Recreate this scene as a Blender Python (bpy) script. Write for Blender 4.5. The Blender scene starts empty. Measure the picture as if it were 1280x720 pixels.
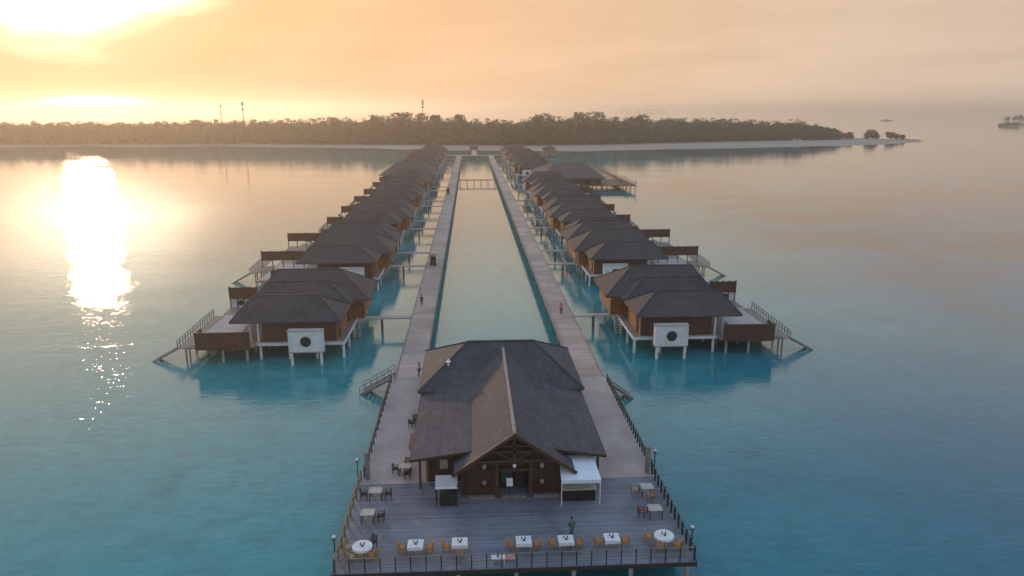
import bpy, bmesh, math, random
from mathutils import Vector, Matrix
R = math.radians
random.seed(7)
S = bpy.context.scene
COL = S.collection
# ------------------------------------------------------------ camera
FPX = 900.0
PITCH = math.atan(225 / FPX)
YAW = math.atan(53 * math.cos(PITCH) / FPX)
cd = bpy.data.cameras.new('camera'); cam = bpy.data.objects.new('camera', cd); COL.objects.link(cam)
cam.location = (-3.1, 0, 32.2)
cam.rotation_euler = (R(90) - PITCH, 0, -YAW)
cd.sensor_width = 36; cd.lens = 36 * FPX / 1280; cd.clip_end = 60000; cd.clip_start = 0.5
S.camera = cam
S.render.resolution_x = 1024; S.render.resolution_y = 576
# ------------------------------------------------------------ light
SUN_AZ = R(-27.0)       # from +Y towards +X
SUN_EL = R(7.0)
sdir = Vector((math.sin(SUN_AZ) * math.cos(SUN_EL), math.cos(SUN_AZ) * math.cos(SUN_EL), math.sin(SUN_EL)))
sl = bpy.data.lights.new('sun', 'SUN'); so = bpy.data.objects.new('sun', sl); COL.objects.link(so)
sl.energy = 1.35; sl.angle = R(3.0); sl.color = (1.0, 0.64, 0.36)
so.rotation_euler = sdir.to_track_quat('Z', 'Y').to_euler()
S.view_settings.view_transform = 'Standard'
try: S.view_settings.look = 'None'
except Exception: pass
S.view_settings.exposure = 0.24; S.view_settings.gamma = 1.0
W = bpy.data.worlds.new('World'); S.world = W; W.use_nodes = True
nt = W.node_tree; nt.nodes.clear()
class NB:
    def __init__(s, nt): s.nt = nt
    def n(s, t, **k):
        x = s.nt.nodes.new(t)
        for a, b in k.items(): setattr(x, a, b)
        return x
    def lk(s, a, b): s.nt.links.new(a, b)
    def m(s, op, a, b=None, c=None, clamp=False):
        x = s.n('ShaderNodeMath', operation=op, use_clamp=clamp)
        for i, v in enumerate((a, b, c)):
            if v is None: continue
            if isinstance(v, (int, float)): x.inputs[i].default_value = v
            else: s.lk(v, x.inputs[i])
        return x.outputs[0]
    def mr(s, v, a, b, c=0.0, d=1.0, t='SMOOTHSTEP'):
        x = s.n('ShaderNodeMapRange', interpolation_type=t)
        s.lk(v, x.inputs[0])
        for i, q in enumerate((a, b, c, d)): x.inputs[i + 1].default_value = q
        return x.outputs[0]
    def mix(s, f, a, b, mode='MIX'):
        x = s.n('ShaderNodeMix', data_type='RGBA', blend_type=mode)
        for i, v in ((0, f), (6, a), (7, b)):
            if isinstance(v, (int, float)): x.inputs[i].default_value = v
            elif isinstance(v, tuple): x.inputs[i].default_value = v + (1,) if len(v) == 3 else v
            else: s.lk(v, x.inputs[i])
        return x.outputs[2]
    def ramp(s, v, stops):
        x = s.n('ShaderNodeValToRGB'); e = x.color_ramp.elements
        while len(e) < len(stops): e.new(0.5)
        for i, (p, c) in enumerate(stops):
            e[i].position = p; e[i].color = tuple(c) + (1,)
        s.lk(v, x.inputs[0]); return x.outputs[0]
    def noise(s, vec, scale, det=4, rough=0.55, dist=0.0):
        x = s.n('ShaderNodeTexNoise'); x.inputs['Scale'].default_value = scale
        x.inputs['Detail'].default_value = det; x.inputs['Roughness'].default_value = rough
        x.inputs['Distortion'].default_value = dist
        if vec is not None: s.lk(vec, x.inputs['Vector'])
        return x.outputs['Fac']
    def mapping(s, vec, scale=(1, 1, 1), rot=(0, 0, 0), loc=(0, 0, 0)):
        x = s.n('ShaderNodeMapping'); x.inputs['Scale'].default_value = scale
        x.inputs['Rotation'].default_value = rot; x.inputs['Location'].default_value = loc
        s.lk(vec, x.inputs['Vector']); return x.outputs[0]
b = NB(nt)
tc = b.n('ShaderNodeTexCoord').outputs['Generated']
vd = b.n('ShaderNodeVectorMath', operation='DOT_PRODUCT'); b.lk(tc, vd.inputs[0]); vd.inputs[1].default_value = sdir
ang = b.m('MULTIPLY', b.m('ARCCOSINE', vd.outputs['Value']), 180 / math.pi)
sp = b.n('ShaderNodeSeparateXYZ'); b.lk(tc, sp.inputs[0])
el = b.m('MULTIPLY', b.m('ARCSINE', sp.outputs[2]), 180 / math.pi)
# clouds: stretched noise on the dome
dz = b.m('ADD', b.m('MAXIMUM', sp.outputs[2], 0.0), 0.12)
cv = b.n('ShaderNodeCombineXYZ')
b.lk(b.m('DIVIDE', sp.outputs[0], dz), cv.inputs[0]); b.lk(b.m('DIVIDE', sp.outputs[1], dz), cv.inputs[1])
cl = b.noise(cv.outputs[0], 0.55, 6, 0.6, 0.6)
cl2 = b.noise(b.mapping(tc, (2.2, 2.2, 16)), 1.6, 5, 0.55, 0.4)
cloud = b.mr(b.m('ADD', b.m('MULTIPLY', cl, 0.5), b.m('MULTIPLY', cl2, 0.5)), 0.38, 0.64)
near = b.mr(ang, 10.0, 26.0, 1.0, 0.0)
low = b.m('MULTIPLY', b.m('MAXIMUM', b.m('SUBTRACT', 7.0, el), 0.0), 1.3)
angn = b.m('ADD', b.m('ADD', ang, b.m('MULTIPLY', low, near)), b.m('MULTIPLY', b.m('SUBTRACT', cloud, 0.5), 3.0))
q = 0.25
warm = b.ramp(b.m('DIVIDE', angn, 120.0, clamp=True), [
    (0.0, (0.95, 0.84, 0.62)), (5.0 / 120, (.58, .42, .26)), (6.5 / 120, (.38, .25, .15)), (9.0 / 120, (.265, .156, .082)), (13.0 / 120, (.235, .135, .066)),
    (22.0 / 120, (.215, .130, .070)), (34.0 / 120, (.195, .127, .077)), (52.0 / 120, (.168, .123, .087)),
    (72.0 / 120, (.138, .107, .086)), (1.0, (.095, .095, .10))])
warm = b.mix(1.0, warm, (4.0, 4.0, 4.0), 'MULTIPLY')
sky = b.n('ShaderNodeTexSky', sky_type='NISHITA', sun_disc=False)
sky.sun_elevation = SUN_EL; sky.sun_rotation = SUN_AZ; sky.dust_density = 2.0; sky.air_density = 1.2; sky.ozone_density = 2.0
up = b.mix(1.0, sky.outputs[0], (0.10, 0.105, 0.12), 'MULTIPLY')
up = b.mix(1.0, up, (0.25, 0.32, 0.44), 'ADD')
mid = b.mix(b.mr(ang, 10.0, 75.0), (1.05, .86, .60), (.74, .76, .66))
warm = b.mix(b.mr(el, 7.0, 16.0, 0.0, 0.80), warm, mid)
upf = b.mr(el, 13.0, 38.0, 0.0, 0.96)
col = b.mix(upf, warm, up)
shade = b.m('ADD', b.m('MULTIPLY', cloud, 0.14), 0.92)
sc = b.n('ShaderNodeVectorMath', operation='SCALE'); b.lk(col, sc.inputs[0]); b.lk(shade, sc.inputs['Scale'])
# bright slit between cloud bank and horizon under the sun
az = b.m('MULTIPLY', b.m('SUBTRACT', b.m('ARCTAN2', sp.outputs[0], sp.outputs[1]), SUN_AZ), 180 / math.pi)
g1 = b.m('EXPONENT', b.m('MULTIPLY', b.m('POWER', b.m('DIVIDE', b.m('SUBTRACT', az, 0.9), 2.3), 2.0), -1.0))
g2 = b.m('EXPONENT', b.m('MULTIPLY', b.m('POWER', b.m('DIVIDE', b.m('SUBTRACT', el, 0.12), 0.42), 2.0), -1.0))
slit = b.m('MULTIPLY', b.m('MULTIPLY', g1, g2), 12.0)
sv = b.n('ShaderNodeVectorMath', operation='SCALE'); sv.inputs[0].default_value = (1, .85, .55); b.lk(slit, sv.inputs['Scale'])
ad = b.n('ShaderNodeVectorMath', operation='ADD'); b.lk(sc.outputs[0], ad.inputs[0]); b.lk(sv.outputs[0], ad.inputs[1])
bg = b.n('ShaderNodeBackground'); b.lk(ad.outputs[0], bg.inputs[0]); bg.inputs[1].default_value = 1.0
ou = b.n('ShaderNodeOutputWorld'); b.lk(bg.outputs[0], ou.inputs[0])
S.cycles.volume_bounces = 1
S.cycles.max_bounces = 6
S.cycles.sample_clamp_indirect = 4.0

# ------------------------------------------------------------ materials
def mat(name, c, rough=0.7, c2=None, nscale=3.0, bump=0.0, bscale=20.0, vscale=(1, 1, 1), metal=0.0, spec=0.5):
    m = bpy.data.materials.new(name); m.use_nodes = True
    n = NB(m.node_tree); p = m.node_tree.nodes['Principled BSDF']
    p.inputs['Roughness'].default_value = rough; p.inputs['Metallic'].default_value = metal
    p.inputs['Specular IOR Level'].default_value = spec
    o = n.mapping(n.n('ShaderNodeTexCoord').outputs['Object'], vscale)
    if c2 is None: c2 = tuple(x * 0.72 for x in c)
    f = n.mr(n.noise(o, nscale, 5, 0.6), 0.35, 0.65)
    n.lk(n.mix(f, c2, c), p.inputs['Base Color'])
    if bump:
        bn = n.n('ShaderNodeBump'); bn.inputs['Strength'].default_value = bump; bn.inputs['Distance'].default_value = 0.05
        n.lk(n.noise(o, bscale, 3), bn.inputs['Height']); n.lk(bn.outputs[0], p.inputs['Normal'])
    return m
def roof_mat(name, c, c2, vary=0.45):
    m = bpy.data.materials.new(name); m.use_nodes = True
    n = NB(m.node_tree); p = m.node_tree.nodes['Principled BSDF']; p.inputs['Roughness'].default_value = 0.82
    o = n.n('ShaderNodeTexCoord').outputs['Object']
    s_ = n.n('ShaderNodeSeparateXYZ'); n.lk(o, s_.inputs[0])
    gp = n.n('ShaderNodeNewGeometry').outputs['Position']; oi = n.n('ShaderNodeObjectInfo').outputs['Random']
    vo = n.n('ShaderNodeTexVoronoi'); n.lk(n.mapping(o, (2.6, 2.6, 5.5)), vo.inputs['Vector']); vo.inputs['Scale'].default_value = 1.0
    rnd_ = n.n('ShaderNodeRGBToBW'); n.lk(vo.outputs['Color'], rnd_.inputs[0])
    zc = n.m('FRACT', n.m('MULTIPLY', s_.outputs[2], 6.5))
    f = n.mr(n.noise(gp, 0.30, 8, 0.72, 0.6), 0.32, 0.68)
    base = n.mix(f, c2, c)
    base = n.mix(n.mr(oi, 0.0, 1.0, 0.0, vary), base, (c[0] * 1.25, c[1] * 1.02, c[2] * .82))
    moss = n.mr(n.noise(gp, 0.9, 7, 0.75, 1.0), 0.60, 0.72, 0.0, 0.55)
    base = n.mix(moss, base, (.040, .040, .034))
    st = n.mr(n.noise(n.mapping(gp, (1, 1, .25)), 1.3, 6, 0.75), 0.58, 0.80, 0.0, 0.5)
    base = n.mix(st, base, tuple(x * 1.55 for x in c))
    k = n.m('MULTIPLY', n.mr(rnd_.outputs[0], 0.1, 0.9, 0.80, 1.14), n.mr(zc, 0.0, 0.25, 0.80, 1.0))
    sv_ = n.n('ShaderNodeVectorMath', operation='SCALE'); n.lk(base, sv_.inputs[0]); n.lk(k, sv_.inputs['Scale'])
    n.lk(sv_.outputs[0], p.inputs['Base Color'])
    bn = n.n('ShaderNodeBump'); bn.inputs['Strength'].default_value = 0.5; bn.inputs['Distance'].default_value = 0.04
    n.lk(n.m('ADD', k, n.noise(o, 6, 3)), bn.inputs['Height']); n.lk(bn.outputs[0], p.inputs['Normal'])
    return m
def plank_mat(name, c, c2, axis=1, width=0.16, rough=0.7, vert=False, streak=0.3, big=0.15):
    """boards: axis = the coordinate that changes from board to board"""
    m = bpy.data.materials.new(name); m.use_nodes = True
    n = NB(m.node_tree); p = m.node_tree.nodes['Principled BSDF']; p.inputs['Roughness'].default_value = rough
    o = n.n('ShaderNodeTexCoord').outputs['Object']
    s_ = n.n('ShaderNodeSeparateXYZ'); n.lk(o, s_.inputs[0])
    v = n.m('DIVIDE', s_.outputs[axis], width)
    fl = n.m('FLOOR', v); fr = n.m('SUBTRACT', v, fl)
    wn = n.n('ShaderNodeTexWhiteNoise', noise_dimensions='1D'); n.lk(fl, wn.inputs['W'])
    scl = [0.25, 0.25, 0.25]; scl[axis] = 5.0
    f = n.m('ADD', n.m('MULTIPLY', wn.outputs['Value'], streak), n.m('MULTIPLY', n.noise(n.mapping(o, tuple(scl)), 1.5, 4, 0.65), 1 - streak))
    base = n.mix(n.mr(f, 0.25, 0.75), c2, c)
    bgn = n.mr(n.noise(o, big, 4, 0.6, 0.6), 0.42, 0.6, 0.82, 1.12)
    gap = n.mr(n.m('ABSOLUTE', n.m('SUBTRACT', fr, 0.5)), 0.44, 0.5, 1.0, 0.35)
    jf = n.m('FRACT', n.m('DIVIDE', s_.outputs[axis], width * 24)); jt = n.mr(n.m('ABSOLUTE', n.m('SUBTRACT', jf, 0.5)), 0.485, 0.497, 1.0, 0.62)
    wet = n.mr(n.noise(o, 0.8, 6, 0.72, 0.8), 0.55, 0.72, 1.0, 0.80)
    k = n.m('MULTIPLY', n.m('MULTIPLY', gap, bgn), n.m('MULTIPLY', jt, wet))
    sc_ = n.n('ShaderNodeVectorMath', operation='SCALE'); n.lk(base, sc_.inputs[0]); n.lk(k, sc_.inputs['Scale'])
    n.lk(sc_.outputs[0], p.inputs['Base Color'])
    bn = n.n('ShaderNodeBump'); bn.inputs['Strength'].default_value = 0.4; bn.inputs['Distance'].default_value = 0.01
    n.lk(gap, bn.inputs['Height']); n.lk(bn.outputs[0], p.inputs['Normal'])
    return m
M = {}
M['roof'] = roof_mat('roof_shingle', (.086, .084, .102), (.052, .051, .064), 0.1)
M['villa_roof'] = roof_mat('villa_shingle', (.074, .068, .074), (.044, .041, .048))
M['ridge'] = mat('ridge_cap', (.38, .30, .27), 0.7)  # pale tone paints the highlight along the gable ridge
M['deck'] = plank_mat('deck_boards', (.205, .23, .28), (.135, .15, .185), 1, 0.145, 0.62, big=0.22)
M['pave'] = mat('pale_walk', (.48, .405, .385), 0.85, (.36, .305, .295), 0.30, bump=.1)
M['walk'] = plank_mat('walk_boards', (.47, .38, .33), (.36, .29, .26), 1, 0.3, 0.8, streak=0.5, big=0.12)
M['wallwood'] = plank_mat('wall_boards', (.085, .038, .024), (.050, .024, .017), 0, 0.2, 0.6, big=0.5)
M['sunlit_wood'] = plank_mat('sunlit_boards', (.40, .16, .055), (.27, .10, .035), 2, 0.18, 0.55, big=0.5)  # side wall boards with the low sun's orange put into their colour
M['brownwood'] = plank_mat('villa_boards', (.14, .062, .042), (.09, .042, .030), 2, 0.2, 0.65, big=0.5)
M['panel'] = plank_mat('panel_boards', (.125, .055, .033), (.075, .034, .023), 0, 0.14, 0.65, big=0.6)
M['dark'] = mat('dark_wood', (.050, .034, .026), 0.6)
M['beam'] = mat('beam_wood', (.085, .042, .028), 0.6)
M['greywood'] = mat('grey_wood', (.24, .22, .20), 0.8, bump=.3)
M['goldwood'] = mat('weathered_rail', (.26, .19, .11), 0.75)
M['pile'] = mat('pile_concrete', (.42, .40, .385), 0.85, (.30, .29, .27), 1.5, bump=.3)
M['pile_dark'] = mat('wet_pile', (.13, .12, .11), 0.6)
M['white'] = mat('white_paint', (.74, .73, .74), 0.55, (.62, .61, .62), 1.2)
M['awning'] = mat('white_canvas', (.78, .83, .90), 0.75, (.68, .74, .82), 1.5)
M['cloth'] = mat('table_cloth', (.78, .78, .80), 0.85, (.70, .70, .72))
M['beige'] = mat('bare_tabletop', (.50, .46, .40), 0.6)
M['orange'] = mat('orange_cushion', (.78, .27, .05), 0.8)
M['red'] = mat('red_cushion', (.55, .11, .09), 0.8)
M['ochre'] = mat('teak', (.42, .25, .10), 0.6)
M['black'] = mat('black_metal', (.025, .025, .028), 0.45)
M['void'] = mat('dark_interior', (.012, .012, .013), 0.7)
M['glass'] = mat('dark_glass', (.02, .03, .035), 0.08)
M['teal'] = mat('teal_cloth', (.0, .17, .18), 0.8)
M['green'] = mat('green_door', (.02, .13, .085), 0.5)
M['skin'] = mat('skin', (.26, .13, .08), 0.6)
M['hair'] = mat('hair', (.015, .012, .01), 0.5)
M['navy'] = mat('navy_cloth', (.03, .035, .06), 0.85)
M['pink'] = mat('pink_cloth', (.62, .30, .27), 0.85)
M['sand'] = mat('sand', (.36, .32, .285), 0.95, (.29, .26, .235), 0.02)
M['teal_pool'] = mat('pool_tile', (.45, .52, .52), 0.3)
M['matting'] = mat('pale_matting', (.47, .44, .43), 0.9, (.40, .38, .37), 0.8)
M['cartred'] = mat('dark_red_paint', (.12, .025, .02), 0.35)
M['bulb'] = mat('white_globe', (.85, .85, .85), 0.3)
M['grate'] = mat('stair_tread', (.34, .29, .25), 0.8)

def leaf_mat(name, c, c2, sc=0.08):
    m = mat(name, c, 0.75, c2, sc); return m
M['leaf'] = leaf_mat('foliage', (.034, .064, .015), (.015, .030, .010), 0.05)
M['leaf2'] = leaf_mat('foliage_islet', (.050, .070, .030), (.030, .045, .020), 0.1)
M['trunk'] = mat('trunk', (.15, .12, .09), 0.9)

# water: clear shallow lagoon
def water_mat():
    m = bpy.data.materials.new('lagoon_water'); m.use_nodes = True
    n = NB(m.node_tree); p = m.node_tree.nodes['Principled BSDF']
    o = n.n('ShaderNodeTexCoord').outputs['Object']
    p.inputs['IOR'].default_value = 1.40; p.inputs['Roughness'].default_value = 0.02
    geo = n.n('ShaderNodeSeparateXYZ'); n.lk(o, geo.inputs[0])
    # seabed seen through the water: sand, seagrass and deeper channel towards +X / camera
    a = n.noise(o, 0.016, 6, 0.62, 0.8)
    deep = n.mr(n.m('ADD', n.m('MULTIPLY', geo.outputs[0], 0.010), n.m('ADD', n.m('MULTIPLY', geo.outputs[1], -0.0045), n.m('MULTIPLY', a, 0.8))), 0.0, 0.75)
    c = n.mix(deep, (.036, .275, .300), (.0, .104, .198))
    fine = n.mr(n.noise(o, 0.35, 6, 0.7, 0.5), 0.40, 0.68)
    c = n.mix(n.m('MULTIPLY', fine, 0.35), c, (.002, .10, .13))
    reef = n.mr(n.noise(n.mapping(o, (1, 1.0, 1), (0, 0, R(35))), 0.022, 7, 0.68, 1.0), 0.44, 0.57)
    rx = n.m('MULTIPLY', n.mr(geo.outputs[0], 48, 90), n.mr(geo.outputs[1], 70, 120))
    grass = n.mr(n.noise(o, 0.055, 7, 0.72, 0.6), 0.58, 0.70)
    c = n.mix(n.m('MULTIPLY', grass, 0.35), c, (.004, .085, .11))
    patch = n.mr(n.noise(o, 0.03, 5, 0.6, 0.4), 0.56, 0.72)
    c = n.mix(n.m('MULTIPLY', patch, 0.35), c, (.06, .30, .29))
    c = n.mix(n.m('MULTIPLY', n.m('MULTIPLY', reef, rx), 0.85), c, (.050, .065, .075))
    n.lk(c, p.inputs['Base Color'])
    # ripples, fading in strength with calm patches
    w1 = n.noise(n.mapping(o, (0.8, 1.5, 1), (0, 0, R(14))), 0.85, 3, 0.6, 0.5)
    w2 = n.noise(n.mapping(o, (1.0, 1.9, 1), (0, 0, R(-22))), 2.6, 3, 0.6)
    w3 = n.noise(o, 0.16, 3, 0.5)
    calm = n.mr(n.noise(n.mapping(o, (.5, 1.6, 1), (0, 0, R(18))), 0.03, 5, 0.65, 0.8), 0.36, 0.64, 0.50, 1.15)
    h = n.m('ADD', n.m('ADD', n.m('MULTIPLY', w1, 0.27), n.m('MULTIPLY', w2, 0.075)), n.m('MULTIPLY', w3, 0.10))
    lee = n.mr(geo.outputs[1], 60, 240, 1.0, 0.45)          # the lagoon is calmer in the lee of the island
    h = n.m('MULTIPLY', n.m('MULTIPLY', h, calm), lee)
    bn = n.n('ShaderNodeBump'); bn.inputs['Strength'].default_value = 1.0; bn.inputs['Distance'].default_value = 0.12
    n.lk(h, bn.inputs['Height']); n.lk(bn.outputs[0], p.inputs['Normal'])
    return m
M['water'] = water_mat()

# ------------------------------------------------------------ mesh helpers
class MB:
    def __init__(s): s.v = []; s.f = []
    def quad(s, *pts):
        k = len(s.v); s.v += [tuple(p) for p in pts]; s.f.append(tuple(range(k, k + len(pts)))); return s
    def box(s, x0, x1, y0, y1, z0, z1):
        if x0 > x1: x0, x1 = x1, x0
        if y0 > y1: y0, y1 = y1, y0
        k = len(s.v)
        s.v += [(x0, y0, z0), (x1, y0, z0), (x1, y1, z0), (x0, y1, z0), (x0, y0, z1), (x1, y0, z1), (x1, y1, z1), (x0, y1, z1)]
        for q in ((0, 3, 2, 1), (4, 5, 6, 7), (0, 1, 5, 4), (1, 2, 6, 5), (2, 3, 7, 6), (3, 0, 4, 7)): s.f.append(tuple(k + i for i in q))
        return s
    def prism(s, poly, z0, z1):
        k = len(s.v); n = len(poly)
        s.v += [(x, y, z0) for x, y in poly] + [(x, y, z1) for x, y in poly]
        s.f.append(tuple(k + i for i in range(n))[::-1]); s.f.append(tuple(k + n + i for i in range(n)))
        for i in range(n): s.f.append((k + i, k + (i + 1) % n, k + n + (i + 1) % n, k + n + i))
        return s
    def solid(s, top, t):
        """slab under a list of top points (thickness t downwards)"""
        k = len(s.v); n = len(top)
        s.v += [tuple(p) for p in top] + [(p[0], p[1], p[2] - t) for p in top]
        s.f.append(tuple(k + i for i in range(n))); s.f.append(tuple(k + n + i for i in range(n))[::-1])
        for i in range(n): s.f.append((k + i, k + n + i, k + n + (i + 1) % n, k + (i + 1) % n))
        return s
    def rod(s, a, b_, r, r2=None, n=8):
        a = Vector(a); b_ = Vector(b_); d = (b_ - a).normalized(); r2 = r if r2 is None else r2
        u = d.orthogonal().normalized(); w = d.cross(u); k = len(s.v)
        for P, rr in ((a, r), (b_, r2)):
            for i in range(n):
                t = 2 * math.pi * i / n; s.v.append(tuple(P + u * rr * math.cos(t) + w * rr * math.sin(t)))
        for i in range(n): s.f.append((k + i, k + (i + 1) % n, k + n + (i + 1) % n, k + n + i))
        s.f.append(tuple(k + i for i in range(n))[::-1]); s.f.append(tuple(k + n + i for i in range(n)))
        return s
    def beam(s, a, b_, w, h):
        a = Vector(a); b_ = Vector(b_); d = (b_ - a).normalized()
        side = d.cross(Vector((0, 0, 1)))
        if side.length < .01: side = Vector((1, 0, 0))
        side = side.normalized() * w / 2; up = side.cross(d).normalized() * h / 2; k = len(s.v)
        for P in (a, b_):
            for q in (-side - up, side - up, side + up, -side + up): s.v.append(tuple(P + q))
        for q in ((0, 1, 2, 3), (7, 6, 5, 4), (0, 4, 5, 1), (1, 5, 6, 2), (2, 6, 7, 3), (3, 7, 4, 0)): s.f.append(tuple(k + i for i in q))
        return s
    def ball(s, c, r, rz=None, nu=10, nv=7):
        rz = rz or r; k = len(s.v)
        for j in range(1, nv):
            ph = math.pi * j / nv
            for i in range(nu):
                t = 2 * math.pi * i / nu; s.v.append((c[0] + r * math.sin(ph) * math.cos(t), c[1] + r * math.sin(ph) * math.sin(t), c[2] + rz * math.cos(ph)))
        s.v += [(c[0], c[1], c[2] + rz), (c[0], c[1], c[2] - rz)]; T = len(s.v) - 2
        for j in range(nv - 2):
            for i in range(nu): s.f.append((k + j * nu + i, k + (j + 1) * nu + i, k + (j + 1) * nu + (i + 1) % nu, k + j * nu + (i + 1) % nu))
        for i in range(nu):
            s.f.append((T, k + i, k + (i + 1) % nu)); s.f.append((T + 1, k + (nv - 2) * nu + (i + 1) % nu, k + (nv - 2) * nu + i))
        return s
    def hip(s, x0, x1, y0, y1, ze, zr, rx0, rx1, ry, t=0.16):
        """hip roof: eave rectangle, ridge along X from rx0 to rx1 at ry"""
        E = [(x0, y0, ze), (x1, y0, ze), (x1, y1, ze), (x0, y1, ze)]; A = (rx0, ry, zr); B = (rx1, ry, zr); k = len(s.v)
        s.v += E + [A, B] + [(p[0], p[1], p[2] - t) for p in E]
        for q in ((0, 1, 5, 4), (1, 2, 5), (2, 3, 4, 5), (3, 0, 4), (0, 6, 7, 1), (1, 7, 8, 2), (2, 8, 9, 3), (3, 9, 6, 0), (6, 9, 8, 7)):
            s.f.append(tuple(k + i for i in q))
        return s
    def mirror(s):
        s.v = [(-x, y, z) for x, y, z in s.v]; s.f = [q[::-1] for q in s.f]; return s
    def mesh(s, name, m, bevel=0):
        me = bpy.data.meshes.new(name); me.from_pydata(s.v, [], s.f)
        bm = bmesh.new(); bm.from_mesh(me); bmesh.ops.recalc_face_normals(bm, faces=bm.faces); bm.to_mesh(me); bm.free()
        me.materials.append(m); return me
    def obj(s, name, m, parent=None, loc=None, smooth=False, bevel=0):
        me = s.mesh(name, m); o = bpy.data.objects.new(name, me); COL.objects.link(o)
        if smooth:
            for p_ in me.polygons: p_.use_smooth = True
        if bevel:
            bv = o.modifiers.new('bevel', 'BEVEL'); bv.width = bevel; bv.segments = 2
        if parent: o.parent = parent
        if loc: o.location = loc
        return o
def tag(o, label=None, cat=None, group=None, kind=None):
    if label: o['label'] = label
    if cat: o['category'] = cat
    if group: o['group'] = group
    if kind: o['kind'] = kind
    return o
def thing(name, loc, label, cat, group=None, rz=0):
    o = bpy.data.objects.new(name, None); COL.objects.link(o); o.location = loc; o.rotation_euler = (0, 0, rz)
    o.empty_display_size = .3
    return tag(o, label, cat, group)
def dup(root, loc, rz=None, label=None, group=None):
    r = root.copy(); COL.objects.link(r); r.location = loc
    if rz is not None: r.rotation_euler = (0, 0, rz)
    if label: r['label'] = label
    if group: r['group'] = group
    for c in list(root.children):
        d = c.copy(); COL.objects.link(d); d.parent = r
        for g in list(c.children):
            e = g.copy(); COL.objects.link(e); e.parent = d
    return r
D = 2.2     # deck level above the water

# ------------------------------------------------------------ water, haze, islands
WR = 9000
w = MB(); w.quad((-WR, -600, 0), (WR, -600, 0), (WR, 2 * WR, 0), (-WR, 2 * WR, 0))
tag(w.obj('water', M['water']), 'calm turquoise lagoon turning gold towards the sunrise', None, None, 'structure')
sb = MB(); sb.quad((-WR, -600, -4), (WR, -600, -4), (WR, 2 * WR, -4), (-WR, 2 * WR, -4))
hz = MB(); hz.box(-WR - 60, WR + 60, -700, 2 * WR + 60, -5.5, 62)
hm = bpy.data.materials.new('haze_air'); hm.use_nodes = True; hn = hm.node_tree
hn.nodes.remove(hn.nodes['Principled BSDF'])
pv = hn.nodes.new('ShaderNodeVolumePrincipled'); pv.inputs['Color'].default_value = (1.0, .90, .79, 1)
pv.inputs['Density'].default_value = 0.00034; pv.inputs['Anisotropy'].default_value = 0.66
hn.links.new(pv.outputs[0], hn.nodes['Material Output'].inputs['Volume'])
hm.cycles.homogeneous_volume = True
tag(hz.obj('haze', hm), 'thin golden morning haze over the lagoon', None, None, 'stuff')

def terrain(name, label, front, back, h=1.0, slope=14):
    m_ = MB(); n = len(front)
    rows = [[(x, y, -0.35) for x, y in front], [(x, y + slope, 0.55) for x, y in front], [(x, y + slope * 3.2, h) for x, y in front], [(x, y, h) for x, y in back], [(x, y + 14, -0.4) for x, y in back]]
    for r_ in rows: m_.v += r_
    for j in range(len(rows) - 1):
        for i in range(n - 1): m_.f.append((j * n + i, j * n + i + 1, (j + 1) * n + i + 1, (j + 1) * n + i))
    o = m_.obj(name, M['sand'], smooth=True); return tag(o, label, None, None, 'structure')
def lerp(pts, x):
    for (a, ya), (b_, yb) in zip(pts, pts[1:]):
        if a <= x <= b_: return ya + (yb - ya) * (x - a) / (b_ - a)
    return pts[0][1] if x < pts[0][0] else pts[-1][1]
FR = [(-900, 668), (-600, 655), (-350, 648), (-200, 640), (-110, 612), (-60, 590), (0, 566), (40, 556), (90, 556), (200, 585), (316, 618), (400, 655), (432, 684), (452, 704)]
BK = [(-900, 1000), (0, 960), (200, 920), (330, 860), (400, 790), (432, 730), (452, 706)]
xs = [-900 + 10 * i for i in range(136)]
front = [(x, lerp(FR, x) + 3 * math.sin(x * .05) + 2 * math.sin(x * .13)) for x in xs]
back = [(x, max(lerp(BK, x), lerp(FR, x) + 2)) for x in xs]
bp = [(x, max(y, lerp(FR, x) + 46 if x < 380 else lerp(FR, x) + 46 - (x - 380) * .48)) for x, y in back]
terrain('beach', 'long pale sand beach in front of the wooded island', front, bp)

def add_leaf(v, f, P, s, rnd):
    n_ = Vector((rnd.gauss(0, 1), rnd.gauss(0, 1), rnd.gauss(0, 1))).normalized(); u = n_.orthogonal().normalized() * s; w_ = n_.cross(u)
    k = len(v)
    v.extend((tuple(P + u * .9), tuple(P + w_ * .55), tuple(P - u), tuple(P - w_ * .6))); f.append((k, k + 1, k + 2, k + 3))
def crown(mb, x, y, z0, z1, r, rnd, count=110, leaf=1.0):
    # several lobes of leaf clumps
    lob = [(Vector((x + rnd.uniform(-.5, .5) * r, y + rnd.uniform(-.5, .5) * r, z0 + (z1 - z0) * rnd.uniform(.35, .85))), r * rnd.uniform(.4, .75)) for _ in range(5)]
    for i in range(count):
        c, rr = rnd.choice(lob)
        d = Vector((rnd.gauss(0, 1), rnd.gauss(0, 1), rnd.gauss(0, 1))).normalized() * rr * rnd.uniform(.55, 1.05)
        d.z *= (z1 - z0) * .5 / r * 1.0
        P = c + d
        if P.z > z1: P.z = z1 - rnd.uniform(0, 1) ** .5 * 2.5 * min(1, (z1 - z0) / 8)
        if P.z < z0: P.z = z0 + rnd.uniform(0, 1)
        add_leaf(mb.v, mb.f, P, leaf * rnd.uniform(.6, 1.25), rnd)
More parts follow.
